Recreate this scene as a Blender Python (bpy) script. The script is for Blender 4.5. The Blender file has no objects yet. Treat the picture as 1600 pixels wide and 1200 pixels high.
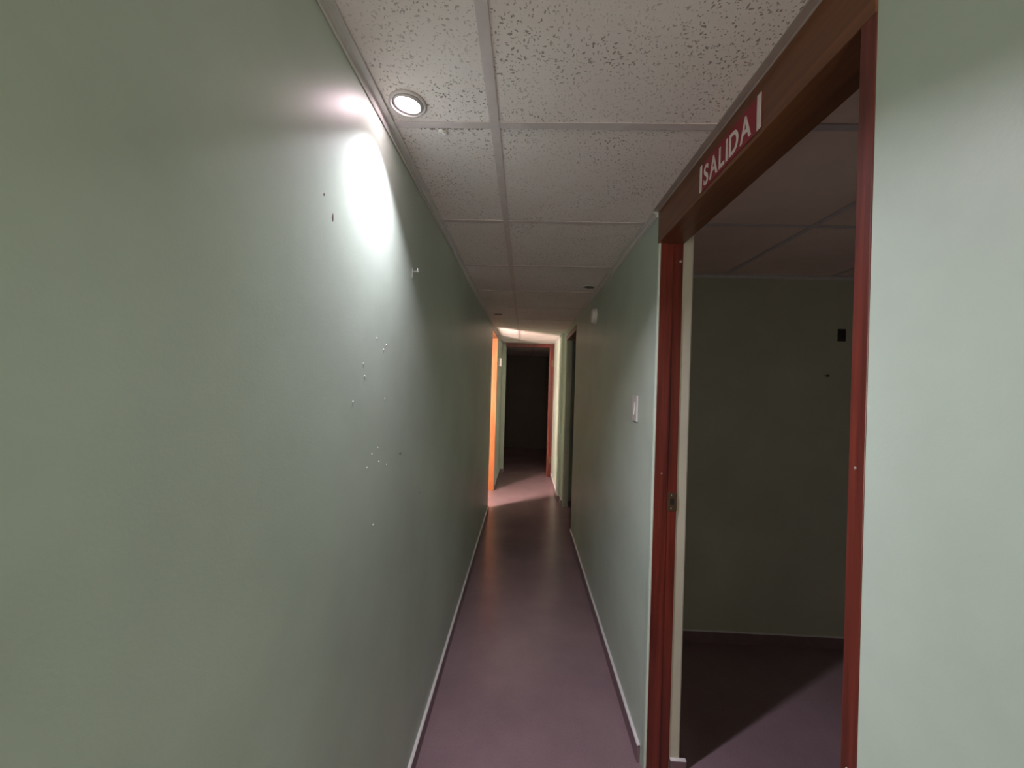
import bpy, bmesh, math, random
from mathutils import Vector, Matrix
random.seed(7)
S = bpy.context.scene
COL = S.collection
PI = math.pi

# ------------------------------------------------------------------ camera
FPX, YAW, PITCH, ROLL = 604.85, -0.0329, 0.0014, 0.0294
CAMZ = 1.49
cy_, sy_ = math.cos(YAW), math.sin(YAW)
cp_, sp_ = math.cos(PITCH), math.sin(PITCH)
fw = Vector((sy_*cp_, cy_*cp_, sp_)); r0 = Vector((cy_, -sy_, 0)); u0 = r0.cross(fw)
rt = math.cos(ROLL)*r0 + math.sin(ROLL)*u0
up = -math.sin(ROLL)*r0 + math.cos(ROLL)*u0
cam = bpy.data.cameras.new('camera'); camo = bpy.data.objects.new('camera', cam); COL.objects.link(camo)
M = Matrix((rt, up, -fw)).transposed().to_4x4(); M.translation = Vector((0, 0, CAMZ))
camo.matrix_world = M
cam.sensor_fit = 'HORIZONTAL'; cam.sensor_width = 36; cam.lens = 36*FPX/1600
cam.clip_start = 0.02; cam.clip_end = 60
S.camera = camo

# ------------------------------------------------------------------ light
W = bpy.data.worlds.new('world'); S.world = W; W.use_nodes = True
W.node_tree.nodes['Background'].inputs[0].default_value = (.5, .55, .6, 1)
W.node_tree.nodes['Background'].inputs[1].default_value = 0.05
VS = S.view_settings
VS.view_transform = 'Standard'; VS.look = 'None'; VS.gamma = 1.0; VS.use_curve_mapping = False
VS.exposure = 0.18
S.cycles.max_bounces = 14; S.cycles.diffuse_bounces = 9; S.cycles.glossy_bounces = 6
LAMP_W, LAMP_COL, LAMP_SPREAD = 9.8, (.96, .89, 1.0), math.radians(114)
LAMP_TILT = math.radians(19)                      # the swivel ring turns the beam away from the wall          # the lit corridor downlight
BACK_STRENGTH, BACK_COL = 9.5, (1.0, .84, .71)    # glow of the added, unseen fill window behind the camera
ROOM_STRENGTH = 1.7                                # weak glow of the fill window added to the right-hand room
WIN_STRENGTH, WIN_COL = 290.0, (1.0, .72, .62)    # daylight in the side room's window

# ------------------------------------------------------------------ dimensions
XL, XR, ZC = -.39, .501, 2.179
XT = -.0996                     # main tee
ROW0, STEP = 1.027, .61
RW = .64                        # room side of right wall
D1A, D1B = .583, 1.505          # right doorway with the exit sign
HEAD = 2.052

# ------------------------------------------------------------------ materials
def new_mat(name):
    m = bpy.data.materials.new(name); m.use_nodes = True
    nt = m.node_tree; b = nt.nodes['Principled BSDF']
    return m, nt, b
def N(nt, t, **kw):
    n = nt.nodes.new(t)
    for k, v in kw.items():
        if k in n.inputs: n.inputs[k].default_value = v
        else: setattr(n, k, v)
    return n
def ramp(nt, fac, stops):
    r = nt.nodes.new('ShaderNodeValToRGB'); e = r.color_ramp.elements
    while len(e) < len(stops): e.new(.5)
    for i, (p, c) in enumerate(stops):
        e[i].position = p; e[i].color = (*c, 1) if len(c) == 3 else c
    nt.links.new(fac, r.inputs[0]); return r
def coords(nt): return nt.nodes.new('ShaderNodeNewGeometry').outputs['Position']

def paint(name, col, rough=.36, bump=.12, stain=.12, scale=1.0, coat=0.0):
    m, nt, b = new_mat(name); P = coords(nt)
    n1 = N(nt, 'ShaderNodeTexNoise', Scale=2.1*scale, Detail=5, Roughness=.6); nt.links.new(P, n1.inputs['Vector'])
    c0 = tuple(c*(1-stain) for c in col); c1 = tuple(min(1, c*(1+stain*.6)) for c in col)
    r = ramp(nt, n1.outputs['Fac'], [(.3, c0), (.7, c1)])
    nt.links.new(r.outputs[0], b.inputs['Base Color'])
    n2 = N(nt, 'ShaderNodeTexNoise', Scale=190, Detail=3, Roughness=.55); nt.links.new(P, n2.inputs['Vector'])
    n3 = N(nt, 'ShaderNodeTexNoise', Scale=9, Detail=3); nt.links.new(P, n3.inputs['Vector'])
    b1 = N(nt, 'ShaderNodeBump', Strength=bump, Distance=.0012); nt.links.new(n2.outputs['Fac'], b1.inputs['Height'])
    b2 = N(nt, 'ShaderNodeBump', Strength=.10, Distance=.006); nt.links.new(n3.outputs['Fac'], b2.inputs['Height'])
    nt.links.new(b1.outputs[0], b2.inputs['Normal']); nt.links.new(b2.outputs[0], b.inputs['Normal'])
    rr = N(nt, 'ShaderNodeMapRange'); nt.links.new(n1.outputs['Fac'], rr.inputs['Value'])
    rr.inputs['To Min'].default_value = rough-.05; rr.inputs['To Max'].default_value = rough+.07
    nt.links.new(rr.outputs[0], b.inputs['Roughness'])
    b.inputs['Coat Weight'].default_value = coat; b.inputs['Coat Roughness'].default_value = .2
    return m
def wood(name, dark, light, rough=.3, axis='Z'):
    m, nt, b = new_mat(name); P = coords(nt)
    mp = N(nt, 'ShaderNodeMapping'); nt.links.new(P, mp.inputs['Vector'])
    sc = {'Z': (30, 30, 1.1), 'Y': (30, 1.1, 30), 'X': (1.1, 30, 30)}[axis]
    mp.inputs['Scale'].default_value = sc
    n = N(nt, 'ShaderNodeTexNoise', Scale=1.6, Detail=7, Roughness=.62, Distortion=.6); nt.links.new(mp.outputs[0], n.inputs['Vector'])
    r = ramp(nt, n.outputs['Fac'], [(.3, dark), (.72, light)])
    n2 = N(nt, 'ShaderNodeTexNoise', Scale=3.0, Detail=3); nt.links.new(P, n2.inputs['Vector'])
    mx = N(nt, 'ShaderNodeMix', data_type='RGBA', blend_type='MULTIPLY'); mx.inputs[0].default_value = .5
    g = ramp(nt, n2.outputs['Fac'], [(.3, (.6, .55, .55)), (.7, (1, 1, 1))])
    nt.links.new(r.outputs[0], mx.inputs[6]); nt.links.new(g.outputs[0], mx.inputs[7])
    nt.links.new(mx.outputs[2], b.inputs['Base Color'])
    bp = N(nt, 'ShaderNodeBump', Strength=.2, Distance=.001); nt.links.new(n.outputs['Fac'], bp.inputs['Height'])
    nt.links.new(bp.outputs[0], b.inputs['Normal'])
    b.inputs['Roughness'].default_value = rough
    return m
def plain(name, col, rough=.5, metal=0, emis=None, es=0):
    m, nt, b = new_mat(name)
    P = coords(nt)
    n = N(nt, 'ShaderNodeTexNoise', Scale=25, Detail=3); nt.links.new(P, n.inputs['Vector'])
    r = ramp(nt, n.outputs['Fac'], [(.3, tuple(c*.88 for c in col)), (.7, col)])
    nt.links.new(r.outputs[0], b.inputs['Base Color'])
    b.inputs['Roughness'].default_value = rough; b.inputs['Metallic'].default_value = metal
    if emis:
        b.inputs['Emission Color'].default_value = (*emis, 1); b.inputs['Emission Strength'].default_value = es
    return m
def tile_mat():
    m, nt, b = new_mat('mineral_fibre_tile'); P = coords(nt)
    oi = nt.nodes.new('ShaderNodeObjectInfo')
    ad = N(nt, 'ShaderNodeVectorMath', operation='SCALE'); ad.inputs[0].default_value = (9, 7, 3)
    nt.links.new(oi.outputs['Random'], ad.inputs['Scale'])
    a2 = N(nt, 'ShaderNodeVectorMath', operation='ADD'); nt.links.new(P, a2.inputs[0]); nt.links.new(ad.outputs[0], a2.inputs[1])
    # warp so that the pits become short bent fissures
    w = N(nt, 'ShaderNodeTexNoise', Scale=110, Detail=2); nt.links.new(a2.outputs[0], w.inputs['Vector'])
    ws = N(nt, 'ShaderNodeVectorMath', operation='SCALE'); ws.inputs['Scale'].default_value = .011
    nt.links.new(w.outputs['Color'], ws.inputs[0])
    a3 = N(nt, 'ShaderNodeVectorMath', operation='ADD'); nt.links.new(a2.outputs[0], a3.inputs[0]); nt.links.new(ws.outputs[0], a3.inputs[1])
    masks = []
    for sc, thr in (((105, 60, 1), .20), ((58, 115, 1), .20), ((150, 135, 1), .2)):
        mp = N(nt, 'ShaderNodeMapping'); mp.inputs['Scale'].default_value = sc
        mp.inputs['Rotation'].default_value = (0, 0, random.uniform(.2, .9)); nt.links.new(a3.outputs[0], mp.inputs['Vector'])
        v = N(nt, 'ShaderNodeTexVoronoi', Scale=1.0); v.voronoi_dimensions = '2D'; nt.links.new(mp.outputs[0], v.inputs['Vector'])
        # only some cells carry a pit; its size varies with the cell's random value
        mr = N(nt, 'ShaderNodeMapRange'); sp = nt.nodes.new('ShaderNodeSeparateColor'); nt.links.new(v.outputs['Color'], sp.inputs[0])
        nt.links.new(sp.outputs[0], mr.inputs['Value']); mr.inputs['From Min'].default_value = .5; mr.inputs['From Max'].default_value = 1
        mr.inputs['To Min'].default_value = 0; mr.inputs['To Max'].default_value = thr*1.25
        lt = N(nt, 'ShaderNodeMath', operation='SUBTRACT'); nt.links.new(mr.outputs[0], lt.inputs[0]); nt.links.new(v.outputs['Distance'], lt.inputs[1])
        st = N(nt, 'ShaderNodeMapRange'); nt.links.new(lt.outputs[0], st.inputs['Value']); st.inputs['From Min'].default_value = -.02; st.inputs['From Max'].default_value = .05
        masks.append(st.outputs[0])
    x = masks[0]
    for k in masks[1:]:
        mxn = N(nt, 'ShaderNodeMath', operation='MAXIMUM'); nt.links.new(x, mxn.inputs[0]); nt.links.new(k, mxn.inputs[1]); x = mxn.outputs[0]
    # patches where the pits are clogged with paint
    pn = N(nt, 'ShaderNodeTexNoise', Scale=5, Detail=2); nt.links.new(a2.outputs[0], pn.inputs['Vector'])
    pr = N(nt, 'ShaderNodeMapRange'); nt.links.new(pn.outputs['Fac'], pr.inputs['Value']); pr.inputs['From Min'].default_value = .35; pr.inputs['From Max'].default_value = .6
    pr.inputs['To Min'].default_value = .25
    mu = N(nt, 'ShaderNodeMath', operation='MULTIPLY'); nt.links.new(x, mu.inputs[0]); nt.links.new(pr.outputs[0], mu.inputs[1])
    st = N(nt, 'ShaderNodeTexNoise', Scale=1.7, Detail=4); nt.links.new(a2.outputs[0], st.inputs['Vector'])
    base = ramp(nt, st.outputs['Fac'], [(.3, (.68, .62, .59)), (.62, (.76, .71, .71))])
    mix = N(nt, 'ShaderNodeMix', data_type='RGBA'); nt.links.new(mu.outputs[0], mix.inputs[0])
    nt.links.new(base.outputs[0], mix.inputs[6]); mix.inputs[7].default_value = (.32, .28, .27, 1)
    nt.links.new(mix.outputs[2], b.inputs['Base Color'])
    fine = N(nt, 'ShaderNodeTexNoise', Scale=420, Detail=3); nt.links.new(P, fine.inputs['Vector'])
    b1 = N(nt, 'ShaderNodeBump', Strength=.35, Distance=.0015); nt.links.new(fine.outputs['Fac'], b1.inputs['Height'])
    inv = N(nt, 'ShaderNodeMath', operation='SUBTRACT'); inv.inputs[0].default_value = 1; nt.links.new(mu.outputs[0], inv.inputs[1])
    b2 = N(nt, 'ShaderNodeBump', Strength=.6, Distance=.003); nt.links.new(inv.outputs[0], b2.inputs['Height']); nt.links.new(b1.outputs[0], b2.inputs['Normal'])
    nt.links.new(b2.outputs[0], b.inputs['Normal']); b.inputs['Roughness'].default_value = .85
    return m
def floor_mat():
    m, nt, b = new_mat('polished_mauve_floor'); P = coords(nt)
    n1 = N(nt, 'ShaderNodeTexNoise', Scale=2.4, Detail=5, Roughness=.6); nt.links.new(P, n1.inputs['Vector'])
    r = ramp(nt, n1.outputs['Fac'], [(.3, (.225, .155, .176)), (.7, (.28, .194, .216))])
    n2 = N(nt, 'ShaderNodeTexNoise', Scale=160, Detail=2); nt.links.new(P, n2.inputs['Vector'])
    sp = ramp(nt, n2.outputs['Fac'], [(.35, (.88, .88, .88)), (.65, (1.05, 1.05, 1.05))])
    mx = N(nt, 'ShaderNodeMix', data_type='RGBA', blend_type='MULTIPLY'); mx.inputs[0].default_value = .6
    nt.links.new(r.outputs[0], mx.inputs[6]); nt.links.new(sp.outputs[0], mx.inputs[7]); nt.links.new(mx.outputs[2], b.inputs['Base Color'])
    rr = N(nt, 'ShaderNodeMapRange'); nt.links.new(n1.outputs['Fac'], rr.inputs['Value']); rr.inputs['To Min'].default_value = .17; rr.inputs['To Max'].default_value = .3
    nt.links.new(rr.outputs[0], b.inputs['Roughness'])
    n3 = N(nt, 'ShaderNodeTexNoise', Scale=14, Detail=2); nt.links.new(P, n3.inputs['Vector'])
    bp = N(nt, 'ShaderNodeBump', Strength=.12, Distance=.004); nt.links.new(n3.outputs['Fac'], bp.inputs['Height']); nt.links.new(bp.outputs[0], b.inputs['Normal'])
    return m

M_WALL = paint('green_gloss_paint', (.475, .565, .49), rough=.42)
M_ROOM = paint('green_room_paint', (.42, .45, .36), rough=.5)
M_CREAM = paint('cream_corner_plaster', (.50, .49, .40), rough=.5)
M_DARKW = paint('unlit_room_shade', (.12, .10, .08), rough=.6)  # darkness of the unlit rooms put into their wall colour
M_TILE = tile_mat()
M_PLAINTILE = paint('plain_overpainted_tile', (.80, .64, .57), rough=.8, bump=.3)
M_TEE = plain('painted_steel_tee', (.60, .54, .55), .45)
M_ANGLE = plain('painted_wall_angle', (.60, .59, .58), .34)
M_FLOOR = floor_mat()
M_BASE = plain('mauve_baseboard', (.20, .13, .15), .35)
M_LEDGE = plain('lit_ledge_and_crumb_white', (.70, .69, .70), .5)  # white of lumps and fibre; on ledges it stands for lamplight
M_JAMB = wood('red_varnished_jamb', (.065, .012, .009), (.21, .038, .024), .3, 'Z')
M_HEAD = wood('brown_header_board', (.11, .038, .018), (.22, .085, .035), .35, 'Y')
M_ORANGE = wood('orange_varnished_jamb', (.36, .105, .035), (.56, .20, .075), .3, 'Z')
M_RED = plain('red_sign_vinyl', (.27, .012, .025), .42)
M_WHITE = plain('white_plastic', (.66, .64, .62), .4)
M_SIGNW = plain('white_sign_vinyl', (.70, .62, .60), .45)
M_RING = plain('white_fixture_metal', (.50, .47, .47), .35)
M_DARK = plain('black_metal', (.02, .018, .016), .4)
M_GREY = plain('dim_grey_bulb_glass', (.10, .10, .09), .2)
M_BRASS = plain('dull_brass', (.20, .13, .08), .35, .8)
M_STEEL = plain('bright_steel', (.7, .7, .7), .3, .7)
M_BRONZE = plain('thin_grimy_angle', (.36, .30, .28), .4)
M_SLAB = plain('bare_concrete_slab', (.25, .24, .23), .9)
M_BULB = plain('lit_bulb_glass', (1, 1, 1), .3, 0, (1, .76, .84), 60)
M_WIN = plain('daylit_frosted_pane', (.8, .8, .8), .5, 0, WIN_COL, WIN_STRENGTH)
M_WOODW = wood('window_frame_wood', (.2, .07, .03), (.35, .13, .06), .4, 'Z')

# ------------------------------------------------------------------ helpers
def link(name, bm, mat, parent=None, smooth=False):
    me = bpy.data.meshes.new(name); bm.normal_update(); bm.to_mesh(me); bm.free()
    for m in (mat if isinstance(mat, (list, tuple)) else [mat]): me.materials.append(m)
    if smooth:
        for p in me.polygons: p.use_smooth = True
    o = bpy.data.objects.new(name, me); COL.objects.link(o)
    if parent is not None: o.parent = parent
    return o
def box(bm, x0, x1, y0, y1, z0, z1, mi=0):
    vs = [bm.verts.new(c) for c in ((x0, y0, z0), (x1, y0, z0), (x1, y1, z0), (x0, y1, z0), (x0, y0, z1), (x1, y0, z1), (x1, y1, z1), (x0, y1, z1))]
    fs = []
    for f in ((0, 3, 2, 1), (4, 5, 6, 7), (0, 1, 5, 4), (1, 2, 6, 5), (2, 3, 7, 6), (3, 0, 4, 7)):
        q = bm.faces.new([vs[i] for i in f]); q.material_index = mi; fs.append(q)
    return vs, fs
def bevel_all(bm, w, seg=2):
    bmesh.ops.bevel(bm, geom=list(bm.edges), offset=w, segments=seg, affect='EDGES', profile=.5)
def bbox(name, b, mat, parent=None, bev=0, seg=2):
    bm = bmesh.new(); box(bm, *b)
    if bev: bevel_all(bm, bev, seg)
    return link(name, bm, mat, parent)
def struct(o): o['kind'] = 'structure'; return o
def empty(name, loc=(0, 0, 0)):
    o = bpy.data.objects.new(name, None); COL.objects.link(o); o.location = loc; o.empty_display_size = .05; return o
def tag(o, label, cat, group=None):
    o['label'] = label; o['category'] = cat
    if group: o['group'] = group
    return o
def prism(bm, prof, a, b, axis='Y', mi=0):
    """extrude a closed 2-D profile [(u,v)] along an axis; for Y: u=x, v=z; for Z: u=x, v=y; for X: u=y, v=z"""
    def P(u, v, t): return {'Y': (u, t, v), 'Z': (u, v, t), 'X': (t, u, v)}[axis]
    A = [bm.verts.new(P(u, v, a)) for u, v in prof]; B = [bm.verts.new(P(u, v, b)) for u, v in prof]
    n = len(prof)
    for i in range(n):
        bm.faces.new((A[i], A[(i+1) % n], B[(i+1) % n], B[i])).material_index = mi
    bm.faces.new(A[::-1]).material_index = mi; bm.faces.new(B).material_index = mi
    bmesh.ops.recalc_face_normals(bm, faces=bm.faces)
def lathe(bm, prof, n=32, cap=True):
    rings = []
    for r, z in prof:
        rings.append([bm.verts.new((r*math.cos(2*PI*i/n), r*math.sin(2*PI*i/n), z)) for i in range(n)])
    for a, b in zip(rings, rings[1:]):
        for i in range(n): bm.faces.new((a[i], a[(i+1) % n], b[(i+1) % n], b[i]))
    if cap:
        bm.faces.new(rings[0][::-1]); bm.faces.new(rings[-1])
    bmesh.ops.recalc_face_normals(bm, faces=bm.faces)

# ------------------------------------------------------------------ walls
def wall(name, boxes, mat, corners=()):
    bm = bmesh.new()
    for b in boxes: box(bm, *b)
    for prof, z0, z1 in corners: prism(bm, prof, z0, z1, 'Z')
    return struct(link(name, bm, mat))
TOP = 2.36
# rounded corner at the far side of the doorway on the right
def rounded(x0, x1, y0, y1, r, which):
    """rectangle in plan with the listed corners rounded"""
    cs = {'a': (x0+r, y0+r, PI, 1.5*PI), 'b': (x1-r, y0+r, 1.5*PI, 2*PI), 'c': (x1-r, y1-r, 0, .5*PI), 'd': (x0+r, y1-r, .5*PI, PI)}
    sq = {'a': (x0, y0), 'b': (x1, y0), 'c': (x1, y1), 'd': (x0, y1)}
    out = []
    for k in 'abcd':
        if k in which:
            cx, cy, a0, a1 = cs[k]
            out += [(cx+r*math.cos(a0+(a1-a0)*i/5), cy+r*math.sin(a0+(a1-a0)*i/5)) for i in range(6)]
        else: out.append(sq[k])
    return out
LD0, LD1 = 4.53, 5.40           # left doorway
RD0, RD1 = 3.90, 4.78           # second doorway on the right
YE = 6.50                       # end of the corridor
wall('wall_left', [(XL-.14, XL, LD1+.03, YE+.02, 0, TOP), (XL-.14, XL, LD0-.01, LD1+.04, HEAD+.1, TOP)], M_WALL,
     [(rounded(XL-.14, XL, -2.0, LD0, .01, 'c'), 0, TOP)])
wall('wall_right', [(XR, RW, -2.0, D1A, 0, TOP), (XR+.01, RW, D1A-.01, D1B+.04, ZC+.002, TOP), (XR, RW, RD0-.02, RD1+.04, HEAD+.05, TOP)], M_WALL,
     [(rounded(XR, XR+.09, D1B+.034, RD0, .004, ''), 0, TOP), (rounded(XR, XR+.008, D1B+.004, D1B+.036, .006, 'a'), 0, TOP), (rounded(XR, .575, RD1+.03, 5.06, .004, 'a'), 0, TOP)])
wall('wall_right_far', [(.470, .66, 5.06, 6.36, 0, TOP)], M_WALL)
# plaster end beside the jamb, room side
wall('wall_right_return', [], M_CREAM, [(rounded(.594, RW, D1B+.012, RD0, .007, 'b'), 0, TOP)])
wall('wall_end', [(XL-.02, -.325, 6.53, 6.65, 0, TOP), (.475, .66, 6.36, 6.65, 0, TOP), (-.33, .48, 6.45, 6.6, ZC-.05, TOP)], M_WALL)
BX0, BX1, BZ0, BZ1 = -.30, .42, .75, 2.0
wall('wall_back', [(XL-.14, BX0, -2.1, -2.0, 0, TOP), (BX1, RW, -2.1, -2.0, 0, TOP), (BX0, BX1, -2.1, -2.0, 0, BZ0), (BX0, BX1, -2.1, -2.0, BZ1, TOP)], M_WALL)
# room to the right
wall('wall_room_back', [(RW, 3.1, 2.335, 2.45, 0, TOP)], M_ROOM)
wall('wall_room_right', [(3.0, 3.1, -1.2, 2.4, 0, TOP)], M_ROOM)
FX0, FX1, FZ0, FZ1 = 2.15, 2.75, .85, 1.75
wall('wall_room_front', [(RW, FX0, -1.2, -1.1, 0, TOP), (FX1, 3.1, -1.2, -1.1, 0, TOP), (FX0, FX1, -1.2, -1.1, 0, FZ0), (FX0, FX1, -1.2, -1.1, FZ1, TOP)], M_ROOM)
# far dark room
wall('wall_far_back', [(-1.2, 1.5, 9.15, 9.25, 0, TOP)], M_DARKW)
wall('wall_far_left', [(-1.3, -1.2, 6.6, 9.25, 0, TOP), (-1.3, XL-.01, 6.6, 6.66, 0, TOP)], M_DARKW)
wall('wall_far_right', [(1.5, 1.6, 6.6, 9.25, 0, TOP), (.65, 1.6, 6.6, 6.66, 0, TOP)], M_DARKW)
# small dark room behind the second right doorway
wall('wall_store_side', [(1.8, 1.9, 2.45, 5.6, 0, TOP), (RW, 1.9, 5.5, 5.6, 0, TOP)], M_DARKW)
# side room on the left, with the window that throws the light patch
WX = -1.25; WY0, WY1, WZ0, WZ1 = 3.80, 4.08, .95, 1.95
wall('wall_side_room', [(WX-.1, WX, 3.2, WY0, 0, TOP), (WX-.1, WX, WY1, 6.3, 0, TOP), (WX-.1, WX, WY0, WY1, 0, WZ0), (WX-.1, WX, WY0, WY1, WZ1, TOP),
     (WX-.1, XL-.14, 3.1, 3.2, 0, TOP), (WX-.1, XL-.14, 6.2, 6.3, 0, TOP)], M_WALL)
win = struct(empty('window_1', (WX, WY0, WZ0)))
def wpart(n, b, m):
    o = bbox(n, b, m, win); o.matrix_parent_inverse = Matrix.Translation(-Vector(win.location)); return o
wpart('window_pane', (WX-.06, WX-.05, WY0+.02, WY1-.02, WZ0+.02, WZ1-.02), M_WIN)
for b in ((WX-.08, WX-.02, WY0, WY0+.02, WZ0, WZ1), (WX-.08, WX-.02, WY1-.02, WY1, WZ0, WZ1), (WX-.08, WX-.02, WY0+.02, WY1-.02, WZ0, WZ0+.02), (WX-.08, WX-.02, WY0+.02, WY1-.02, WZ1-.02, WZ1)):
    wpart('window_frame', b, M_WOODW)

M_BFILL = plain('back_fill_pane', (.8, .8, .8), .5, 0, BACK_COL, BACK_STRENGTH)
fill2 = struct(empty('fill_window_2', (0, 0, 0)))  # added out of view to lift the light on ceiling and near walls
bbox('window_pane', (BX0+.02, BX1-.02, -2.06, -2.05, BZ0+.02, BZ1-.02), M_BFILL, fill2)
for b in ((BX0, BX0+.03, -2.08, -2.02, BZ0, BZ1), (BX1-.03, BX1, -2.08, -2.02, BZ0, BZ1), (BX0+.03, BX1-.03, -2.08, -2.02, BZ0, BZ0+.03), (BX0+.03, BX1-.03, -2.08, -2.02, BZ1-.03, BZ1)):
    bbox('window_frame', b, M_WOODW, fill2)

M_RFILL = plain('room_fill_pane', (.8, .8, .8), .5, 0, (1.0, .86, .78), ROOM_STRENGTH)
fill3 = struct(empty('fill_window_3', (0, 0, 0)))  # added out of view to brighten the room's back wall and ceiling
bbox('window_pane', (FX0+.02, FX1-.02, -1.16, -1.15, FZ0+.02, FZ1-.02), M_RFILL, fill3)
for b in ((FX0, FX0+.03, -1.18, -1.12, FZ0, FZ1), (FX1-.03, FX1, -1.18, -1.12, FZ0, FZ1), (FX0+.03, FX1-.03, -1.18, -1.12, FZ0, FZ0+.03), (FX0+.03, FX1-.03, -1.18, -1.12, FZ1-.03, FZ1)):
    bbox('window_frame', b, M_WOODW, fill3)

# ------------------------------------------------------------------ floor, slab
struct(bbox('floor', (-1.6, 3.3, -2.2, 9.4, -.1, 0), M_FLOOR))
ceiling = struct(bbox('ceiling', (-1.6, 3.3, -2.2, 9.4, TOP, TOP+.08), M_SLAB))

# ------------------------------------------------------------------ ceiling grid
def tile(x0, x1, y0, y1, tilt=0, holes=(), dz=0, seg=28, mat=None):
    """one lay-in panel; each hole is (cx, cy, r) and lies wholly inside"""
    bm = bmesh.new(); g = .0035
    x0 += g; x1 -= g; y0 += g; y1 -= g
    if not holes:
        box(bm, x0, x1, y0, y1, 0, .014)
    else:
        cx, cy, r = holes[0]
        circ = [(cx+r*math.cos(2*PI*i/seg), cy+r*math.sin(2*PI*i/seg)) for i in range(seg)]
        def edge_pt(a):
            dx, dy = math.cos(a), math.sin(a); t = 1e9
            if dx > 1e-9: t = min(t, (x1-cx)/dx)
            if dx < -1e-9: t = min(t, (x0-cx)/dx)
            if dy > 1e-9: t = min(t, (y1-cy)/dy)
            if dy < -1e-9: t = min(t, (y0-cy)/dy)
            return (cx+dx*t, cy+dy*t)
        outer = [edge_pt(2*PI*i/seg) for i in range(seg)]
        for z, flip in ((0, 1), (.014, 0)):
            I = [bm.verts.new((*p, z)) for p in circ]; O = [bm.verts.new((*p, z)) for p in outer]
            if z == 0: I0, O0 = I, O
            for i in range(seg):
                j = (i+1) % seg
                bm.faces.new((I[i], O[i], O[j], I[j]))
                # fill the rectangle's corner when the two outer points sit on different sides
                a, b = outer[i], outer[j]
                if abs(a[0]-b[0]) > 1e-6 and abs(a[1]-b[1]) > 1e-6:
                    c = (x1 if max(a[0], b[0]) > x1-1e-6 else x0, y1 if max(a[1], b[1]) > y1-1e-6 else y0)
                    bm.faces.new((O[i], bm.verts.new((*c, z)), O[j]))
        for i in range(seg):
            j = (i+1) % seg
            bm.faces.new((I0[i], I0[j], I[j], I[i])); bm.faces.new((O0[i], O[i], O[j], O0[j]))
        bmesh.ops.recalc_face_normals(bm, faces=bm.faces)
    mx, my = (x0+x1)/2, (y0+y1)/2
    bmesh.ops.translate(bm, verts=bm.verts, vec=(-mx, -my, 0))
    o = link('ceiling_tile', bm, mat or M_TILE, ceiling)
    o.location = (mx, my, ZC+.002+dz); o.rotation_euler = (tilt, random.uniform(-.002, .002), 0)
    return o
GAPS = {(1, 1): (.0, .0105), (2, 1): (.0095, 0), (0, 1): (0, .0100), (6, 1): (.0095, 0)}     # panels cut short, a dark slit left beside the tee
LAMPS = [(-.311, .952), (.421, 2.69), (-.284, 3.81)]
def tee(b, axis):
    """inverted tee: a 24 mm flange with a web above, run along the given axis"""
    x0, x1, y0, y1 = b; bm = bmesh.new(); z = ZC
    if axis == 'Y':
        c = (x0+x1)/2; prof = [(x0, z-.0015), (x1, z-.0015), (x1, z+.001), (c+.001, z+.001), (c+.001, z+.03), (c-.001, z+.03), (c-.001, z+.001), (x0, z+.001)]
        prism(bm, prof, y0, y1, 'Y')
    else:
        c = (y0+y1)/2; prof = [(y0, z-.001), (y1, z-.001), (y1, z+.001), (c+.001, z+.001), (c+.001, z+.03), (c-.001, z+.03), (c-.001, z+.001), (y0, z+.001)]
        prism(bm, prof, x0, x1, 'X')
    return link('ceiling_tee', bm, M_TEE, ceiling)
rows = [ROW0+STEP*k for k in range(-5, 10)]
for r, (ya, yb) in enumerate(zip(rows, rows[1:])):
    yb = min(yb, YE)
    for (xa, xb) in ((XL, XT), (XT, XR)):
        h = [(lx, ly, .041) for lx, ly in LAMPS if xa < lx < xb and ya < ly < yb]
        t = {(6, 0): .0025, (7, 1): -.006, (8, 1): .004}.get((r, int(xa > XL)), random.uniform(-.002, .002))
        ga, gb = GAPS.get((round((ya-ROW0)/STEP), int(xa > XL)), (0, 0))
        tile(xa+.001, xb-.001, ya+ga, yb-gb, t, h)
tee((XT-.012, XT+.012, -2.0, YE), 'Y')
for k, y in enumerate(rows):
    if y > YE-.05: continue
    j = random.uniform(-.003, .003)
    tee((XL+.022, XT-.012, y-.012+j, y+.012+j), 'X'); tee((XT+.012, XR-.022, y-.012-j*.5, y+.012-j*.5), 'X')
# right-hand room: same module, main tee at x = 1.17
rx = [RW, 1.17, 1.78, 2.39, 3.0]
rrows = [-1.1]+[y for y in rows if -1 < y < 2.2]+[2.335]
for ya, yb in zip(rrows, rrows[1:]):
    for xa, xb in zip(rx, rx[1:]):
        tile(xa, xb, ya, yb, random.uniform(-.003, .003) if xa != 1.17 or yb < 2.3 else -.006, mat=M_PLAINTILE)
for x in rx[1:-1]: tee((x-.012, x+.012, -1.1, 2.335), 'Y')
for y in rrows[1:-1]:
    for xa, xb in zip(rx, rx[1:]): tee((xa+.012, xb-.012, y-.012, y+.012), 'X')
# plain panels over the other rooms
for b in ((-1.2, 1.5, 6.66, 9.15), (RW+.02, 1.8, 2.45, 5.5), (WX, XL-.14, 3.2, 6.2)):
    nx = max(1, round((b[1]-b[0])/.61)); ny = max(1, round((b[3]-b[2])/.61))
    for i in range(nx):
        for j in range(ny):
            tile(b[0]+(b[1]-b[0])*i/nx, b[0]+(b[1]-b[0])*(i+1)/nx, b[2]+(b[3]-b[2])*j/ny, b[2]+(b[3]-b[2])*(j+1)/ny)
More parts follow.
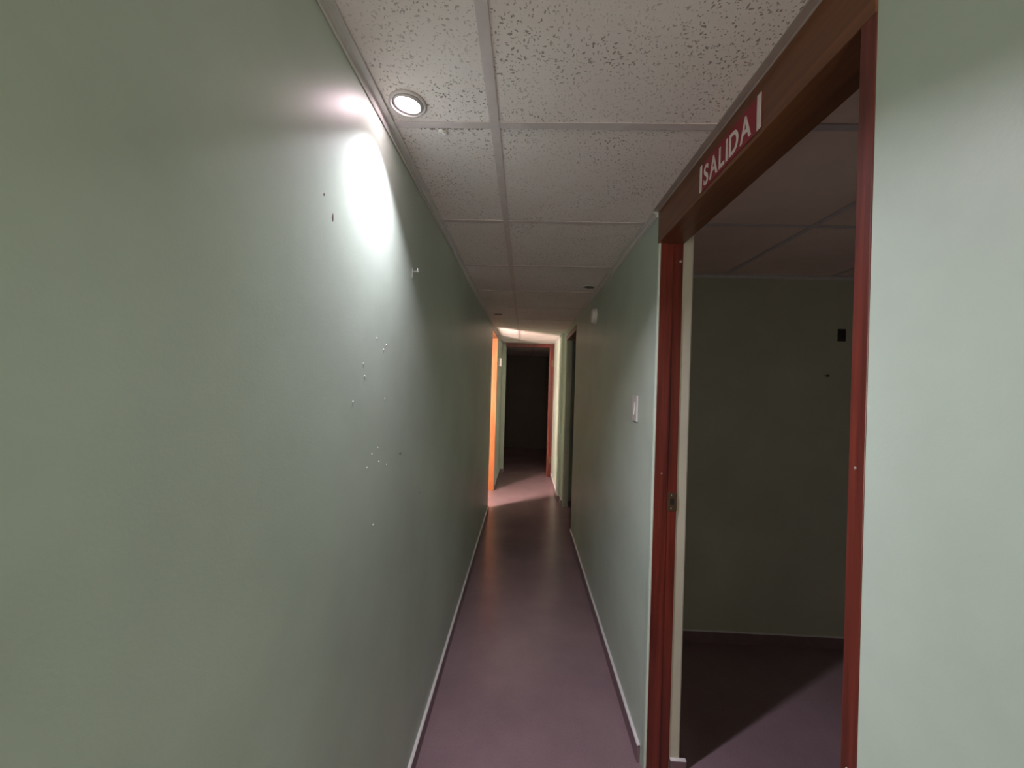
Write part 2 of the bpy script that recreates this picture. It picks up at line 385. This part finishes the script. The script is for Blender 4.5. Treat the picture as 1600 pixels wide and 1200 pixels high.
# crumbling edge of the tile next to the lamp
bm = bmesh.new()
for i in range(15):
    x = -.30+.0115*i+random.uniform(-.003, .003); s = random.uniform(.002, .0055)
    m4 = Matrix.Translation((x, ROW0+.0135+random.uniform(0, .005), ZC+.0005)) @ Matrix.Rotation(random.uniform(0, 3), 4, 'Z') @ Matrix.Diagonal((s*1.5, s, .002, 1))
    bmesh.ops.create_icosphere(bm, subdivisions=1, radius=1, matrix=m4)
o = link('crumbled_edge', bm, plain('torn_brown_fibre', (.34, .28, .26), .9), ceiling)
bm = bmesh.new()
for i in range(9):
    s = random.uniform(.003, .007)
    m4 = Matrix.Translation((-.247+random.uniform(-.008, .008), ROW0+.026+random.uniform(-.008, .010), ZC-.003+random.uniform(-.003, .002))) @ Matrix.Rotation(random.uniform(0, 3), 4, (1, .4, .6)) @ Matrix.Diagonal((s*1.6, s*.6, s, 1))
    bmesh.ops.create_icosphere(bm, subdivisions=1, radius=1, matrix=m4)
o = link('hanging_fibre', bm, M_LEDGE, ceiling)

# ------------------------------------------------------------------ wall angles (trims)
def angle_trim(name, side, y0, y1, x=None, sag=0):
    s = 1 if side == 'L' else -1
    x = x if x is not None else (XL if side == 'L' else XR)
    pr = [(0, ZC+.004), (0, ZC-.0195), (.0035, ZC-.0215), (.006, ZC-.019), (.0045, ZC-.007), (.009, ZC-.0035), (.0225, ZC-.0035), (.0235, ZC-.001), (.0225, ZC+.001), (.003, ZC+.001), (.003, ZC+.004)]
    bm = bmesh.new(); prism(bm, [(x+s*u, v-sag) for u, v in pr], y0, y1, 'Y')
    return struct(link(name, bm, M_ANGLE))
angle_trim('trim_1', 'L', -2.0, 2.42)
angle_trim('trim_2', 'L', 2.44, LD0, sag=.001)
angle_trim('trim_3', 'R', D1B+.02, 2.30, sag=.0015)
angle_trim('trim_4', 'R', 2.33, RD0)
angle_trim('trim_5', 'R', -2.0, D1A-.002)
bm = bmesh.new(); prism(bm, [(XR-.003, ZC), (XR-.003, ZC-.006), (XR-.0055, ZC-.006), (XR-.0065, ZC-.003), (XR-.0235, ZC-.003), (XR-.0235, ZC)], D1A, D1B+.004, 'Y')
struct(link('trim_9', bm, M_BRONZE))
angle_trim('trim_6', 'R', 5.06, 6.36, x=.470)
angle_trim('trim_7', 'L', LD1+.05, YE-.06)
# room angle on the back wall
bm = bmesh.new(); prism(bm, [(2.335, ZC), (2.335, ZC-.02), (2.331, ZC-.02), (2.331, ZC-.003), (2.313, ZC-.003), (2.313, ZC)], RW, 3.0, 'X'); struct(link('trim_8', bm, M_ANGLE))

# ------------------------------------------------------------------ baseboards: mauve face, top ledge coloured pale as if lamplit
BH = .07
def baseboard(name, runs):
    """runs: (side, x, y0, y1) along the corridor, or ('Y', y, x0, x1, sign) across it"""
    bm = bmesh.new()
    for rn in runs:
        if rn[0] in 'LR':
            s = 1 if rn[0] == 'L' else -1; x = rn[1]
            prof = [(x, 0), (x+s*.012, 0), (x+s*.012, BH-.004), (x+s*.009, BH-.001), (x, BH)]
            n0 = len(bm.faces); prism(bm, prof, rn[2], rn[3], 'Y')
        else:
            _, y, x0, x1, s = rn
            prof = [(y, 0), (y+s*.012, 0), (y+s*.012, BH-.004), (y+s*.009, BH-.001), (y, BH)]
            prism(bm, prof, x0, x1, 'X')
    bm.normal_update()
    for f in bm.faces:
        if f.normal.z > .35: f.material_index = 1  # upward faces get a paler colour for the lamplight from above
    return struct(link(name, bm, [M_BASE, M_LEDGE]))
baseboard('baseboard_left', [('L', XL, -2.0, LD0-.02), ('L', XL, LD1+.06, YE)])
baseboard('baseboard_right', [('R', XR, -2.0, D1A-.03), ('R', XR, D1B+.055, RD0-.02), ('Y', D1B+.012, .600, RW+.02, -1), ('R', XR, RD1+.05, 5.05), ('Y', 5.06, .458, .56, -1), ('R', .470, 5.06, 6.34)])
baseboard('baseboard_room', [('Y', 2.335, RW, 3.0, -1)])
baseboard('baseboard_end', [('Y', 6.53, XL+.012, -.325, -1), ])

# ------------------------------------------------------------------ door frames
def part(n, b, m, p, bev=.0015):
    return bbox(n, b, m, p, bev, 2)
d1 = struct(empty('door_1', (0, 0, 0)))
# far jamb: front half proud (the stop), back half rebated for the leaf
part('jamb', (XR+.008, XR+.0955, D1B+.006, D1B+.034, 0, HEAD+.004), M_JAMB, d1)
part('door_stop', (XR+.008, XR+.058, D1B+.002, D1B+.007, 0, HEAD), M_JAMB, d1)
part('jamb', (XR-.002, XR+.0955, D1A, D1A+.027, 0, HEAD+.004), M_JAMB, d1)
part('header', (XR-.003, XR+.0975, D1A, D1B+.008, HEAD, ZC-.0008), M_HEAD, d1)
# strike plate with its latch hole, a screw plug above
bm = bmesh.new()
y = D1B+.0055; x0, x1, z0, z1 = XR+.0605, XR+.0965, 1.022, 1.092; hx0, hx1, hz0, hz1 = x0+.010, x1-.010, 1.045, 1.069
for b in ((x0, x1, y-.0015, y, z0, hz0), (x0, x1, y-.0015, y, hz1, z1), (x0, hx0, y-.0015, y, hz0, hz1), (hx1, x1, y-.0015, y, hz0, hz1)): box(bm, *b)
sp = link('strike_plate', bm, M_BRASS, d1)
part('latch_hole', (hx0, hx1, y-.0004, y+.001, hz0, hz1), M_DARK, d1, 0)
def screw(loc, r, mat, parent, name='screw', ax='Y'):
    bm = bmesh.new(); lathe(bm, [(r, 0), (r, .001), (r*.6, .002)], 12)
    o = link(name, bm, mat, parent, True); o.rotation_euler = (PI/2, 0, 0) if ax == 'Y' else (0, -PI/2, 0); o.location = loc; return o
screw((XR+.086, y+.0003, 1.983), .006, M_BRONZE, d1, 'screw_cap')
screw((XR+.035, D1B+.0022, 1.165), .003, M_BRONZE, d1, 'screw_head')
screw((XR+.075, y-.0012, 1.032), .0022, M_STEEL, d1, 'screw_head')
screw((XR+.075, y-.0012, 1.083), .0022, M_STEEL, d1, 'screw_head')
for z in (.93, 1.38): screw((XR-.0018, D1A+.014, z), .002, M_BRONZE, d1, 'screw_head', 'X')

d2 = struct(empty('door_2', (0, 0, 0)))      # left doorway, orange frame
part('jamb', (XL-.10, XL-.002, LD1-.0, LD1+.03, 0, HEAD+.1), M_ORANGE, d2)
part('jamb', (XL-.14, XL-.045, LD0, LD0+.03, 0, HEAD+.1), M_ORANGE, d2)
part('header', (XL-.10, XL-.002, LD0+.002, LD1, HEAD+.075, HEAD+.115), M_HEAD, d2)
d3 = struct(empty('door_3', (0, 0, 0)))      # second doorway on the right
part('jamb', (XR+.004, XR+.072, RD1, RD1+.03, 0, HEAD+.004), M_ROOM, d3)
part('jamb', (XR+.02, XR+.12, RD0, RD0+.03, 0, HEAD+.004), M_JAMB, d3)
part('header', (XR-.002, XR+.10, RD0+.002, RD1+.03, HEAD, HEAD+.06), M_HEAD, d3)
d4 = struct(empty('door_4', (0, 0, 0)))      # end doorway, red frame with two hinges
part('jamb', (.392, .468, 6.36, 6.46, 0, ZC-.06), M_JAMB, d4)
part('door_stop', (.392, .425, 6.335, 6.36, 0, ZC-.06), M_JAMB, d4)
part('header', (-.325, .475, 6.40, 6.45, ZC-.065, ZC-.002), M_JAMB, d4)
for z in (.22, 1.80):
    part('hinge', (.420, .462, 6.345, 6.362, z, z+.10), M_BRASS, d4)

# ------------------------------------------------------------------ downlights
def downlight(name, loc, lit, label, tilt=(0, 0)):
    root = empty(name, (loc[0], loc[1], ZC)); tag(root, label, 'downlight', 'round downlights in the corridor ceiling')
    bm = bmesh.new()       # fixed trim ring, rounded section
    lathe(bm, [(.0400, .006), (.0462, .0015), (.0462, -.0012), (.0445, -.0032), (.0415, -.0036), (.0385, -.0018), (.0375, .012), (.0390, .014), (.0400, .010)], 48, False)
    link('trim_ring', bm, M_RING, root, True)
    bm = bmesh.new()       # swivelling inner ring
    lathe(bm, [(.0365, .010), (.0370, .000), (.0350, -.0030), (.0315, -.0030), (.0290, .0005), (.0285, .010)], 48, False)
    g = link('swivel_ring', bm, M_RING if lit else M_GREY, root, True); g.rotation_euler = (tilt[0], tilt[1], 0)
    bm = bmesh.new()
    lathe(bm, [(.0005, -.0010), (.012, -.0010), (.022, .0005), (.0275, .004), (.0280, .012), (.0005, .012)], 40, False)
    b = link('bulb', bm, M_BULB if lit else M_DARK, root, True); b.rotation_euler = (tilt[0], tilt[1], 0)
    bm = bmesh.new(); lathe(bm, [(.040, .012), (.040, .07), (.0005, .07)], 32, False)
    link('can', bm, M_DARK, root, True)
    return root
def lamp_light(root, watt, col, rad, spread=PI):
    l = bpy.data.lights.new('lamp_light', 'AREA'); l.shape = 'DISK'; l.size = rad*2; l.energy = watt; l.color = col; l.spread = spread
    o = bpy.data.objects.new('lamp_light', l); COL.objects.link(o); o.parent = root; o.location = (0, 0, -.0065); o.rotation_euler = (0, -LAMP_TILT, 0); return o
dl = downlight('downlight', LAMPS[0], True, 'lit round downlight by the left wall, its bulb glowing white', (.05, .10))
lamp_light(dl, LAMP_W, LAMP_COL, .026, LAMP_SPREAD)
downlight('downlight', LAMPS[1], False, 'unlit dark downlight close to the right wall, farther down the corridor', (.05, .12))
downlight('downlight', LAMPS[2], False, 'unlit downlight near the left wall, just before the orange door frame', (.0, .1))

# ------------------------------------------------------------------ exit sign SALIDA on the header
sg = empty('exit_sign', (XR-.003, 1.005, 2.072))
tag(sg, 'red exit sign reading SALIDA with white end bars on the door header', 'sign')
SX = -.0018
def sgpart(n, b, m, bev=0):
    return bbox(n, b, m, sg, bev)
YA, YB, ZA, ZB = -.1475, .1475, -.007, .0715       # along -Y is reading direction
sgpart('backing', (SX, -.0002, YA, YB, ZA, ZB), M_RED)
sgpart('end_bar', (SX-.0008, SX, YA, YA+.015, ZA, ZB), M_SIGNW)
sgpart('end_bar', (SX-.0008, SX, YB-.013, YB, ZA, ZB), M_SIGNW)
widths = []
for ch in 'SALIDA':
    cu = bpy.data.curves.new('letter', 'FONT'); cu.body = ch; cu.size = .079; cu.offset = .0014; cu.extrude = .0004; cu.resolution_u = 4
    to = bpy.data.objects.new('letter', cu); COL.objects.link(to)
    bpy.context.view_layer.update()
    me = bpy.data.meshes.new_from_object(to.evaluated_get(bpy.context.evaluated_depsgraph_get()))
    COL.objects.unlink(to); bpy.data.objects.remove(to)
    xs = [v.co.x for v in me.vertices]; a, b = min(xs), max(xs)
    for v in me.vertices: v.co.x -= a
    me.materials.clear(); me.materials.append(M_SIGNW); widths.append((me, b-a))
gap = .0095; tot = sum(w for _, w in widths)+gap*5; sc = .232/tot; t = 0
for me, w in widths:
    o = bpy.data.objects.new('letter', me); COL.objects.link(o); o.parent = sg
    # text x -> -Y, text y -> Z, text z -> -X
    o.matrix_local = Matrix(((0, 0, -1, SX-.0006), (-1*sc, 0, 0, .1215-t*sc), (0, 1, 0, .0030), (0, 0, 0, 1)))
    t += w+gap

# ------------------------------------------------------------------ small fittings
# light switch on the right wall
sw = empty('light_switch', (XR, 1.755, 1.40)); tag(sw, 'white light switch on the green wall beside the red door jamb', 'light switch')
bm = bmesh.new(); box(bm, -.007, 0, -.036, .036, -.058, .058); bevel_all(bm, .0025, 2); link('face_plate', bm, M_WHITE, sw)
bm = bmesh.new(); box(bm, -.012, -.006, -.012, .012, -.030, .026); bevel_all(bm, .002, 2)
o = link('rocker', bm, M_WHITE, sw); o.rotation_euler = (0, .07, 0)
for z in (-.048, .048):
    bm = bmesh.new(); lathe(bm, [(.003, 0), (.003, .001), (.0015, .0016)], 10); o = link('screw', bm, M_STEEL, sw, True); o.rotation_euler = (0, -PI/2, 0); o.location = (-.007, 0, z)
# round white fitting high on the right wall
rf = empty('wall_detector', (XR, 2.83, 2.005)); tag(rf, 'round white domed fitting high on the right wall', 'detector')
def xlathe(n, prof, m, p, k=36):
    bm = bmesh.new(); lathe(bm, prof, k); o = link(n, bm, m, p, True); o.rotation_euler = (0, -PI/2, 0); return o
xlathe('base', [(.062, 0), (.062, .010), (.058, .013)], M_WHITE, rf)
xlathe('dome', [(.055, .012), (.053, .024), (.044, .033), (.028, .038), (.006, .040)], M_WHITE, rf)
# hook on the left wall
hk = empty('wall_hook', (XL, 1.297, 1.862)); tag(hk, 'tiny bright metal hook screwed into the left wall', 'hook')
bm = bmesh.new(); box(bm, 0, .002, -.006, .006, -.020, .010); bevel_all(bm, .0008, 1); link('plate', bm, M_STEEL, hk)
bm = bmesh.new(); lathe(bm, [(.0022, 0), (.0022, .016), (.0034, .018), (.0034, .0205)], 12); o = link('pin', bm, M_STEEL, hk, True); o.rotation_euler = (0, PI/2, 0)
bm = bmesh.new(); lathe(bm, [(.0018, 0), (.0018, .010), (.0008, .011)], 10); o = link('tip', bm, M_STEEL, hk, True); o.location = (.017, 0, 0)
# empty box in the room's back wall
ob = empty('outlet_box', (1.850, 2.335, 1.836)); tag(ob, 'small black empty outlet box in the dark room wall', 'outlet box')
bm = bmesh.new()
for b in ((-.022, -.018, -.004, 0, -.036, .036), (.018, .022, -.004, 0, -.036, .036), (-.018, .018, -.004, 0, -.036, -.031), (-.018, .018, -.004, 0, .031, .036)): box(bm, *b)
link('rim', bm, M_DARK, ob); bbox('cavity', (-.018, .018, -.0015, 0, -.031, .031), M_DARK, ob)
nl = empty('nail', (1.770, 2.335, 1.596)); tag(nl, 'small dark nail in the back wall of the dark room', 'nail')
bm = bmesh.new(); lathe(bm, [(.003, 0), (.003, .012), (.0065, .0125), (.0065, .015)], 10); o = link('shaft', bm, M_DARK, nl, True); o.rotation_euler = (PI/2, 0, 0)
# white plate after the orange frame
wp = empty('wall_plate', (XL, 5.52, 1.80)); tag(wp, 'small pale wall box beside the orange door frame', 'wall box')
bm = bmesh.new(); box(bm, 0, .05, -.05, .05, -.058, .058); bevel_all(bm, .006, 2); link('box', bm, M_WHITE, wp)
bm = bmesh.new(); box(bm, .05, .056, -.02, .02, -.03, .03); bevel_all(bm, .002, 1); link('button', bm, M_WHITE, wp)

# specks of plaster and nicks on the left wall (real little lumps)
def speck(y, z, r, mat):
    bm = bmesh.new(); bmesh.ops.create_icosphere(bm, subdivisions=2, radius=1, matrix=Matrix.Translation((XL, y, z)) @ Matrix.Diagonal((.0012, r, r*random.uniform(.7, 1.5), 1)))
    return bm
wl = bpy.data.objects['wall_left']
bm = bmesh.new()
for (y, z, r) in ((1.013, 1.108, .0032), (.55, 2.09, .0022), (1.997, 1.668, .004), (1.0, 1.60, .002), (1.05, 1.575, .003), (1.07, 1.59, .0025), (.92, 1.53, .002), (.93, 1.50, .002), (.87, 1.44, .002), (1.07, 1.44, .0022), (.99, 1.30, .002), (1.03, 1.31, .0018), (.96, 1.27, .002), (1.04, 1.27, .002), (1.1, 1.25, .0015)):
    bmesh.ops.create_icosphere(bm, subdivisions=2, radius=1, matrix=Matrix.Translation((XL, y, z)) @ Matrix.Diagonal((.0014, r, r*random.uniform(.7, 1.5), 1)))
link('paint_lump', bm, M_LEDGE, wl)
bm = bmesh.new()
for (y, z, ry, rz) in ((.755, 1.811, .003, .009), (.72, 1.84, .002, .003), (1.22, 1.262, .012, .0012), (1.47, 1.067, .008, .0015)):
    bmesh.ops.create_icosphere(bm, subdivisions=2, radius=1, matrix=Matrix.Translation((XL, y, z)) @ Matrix.Diagonal((.0008, ry, rz, 1)))
link('scuff', bm, M_BASE, wl)
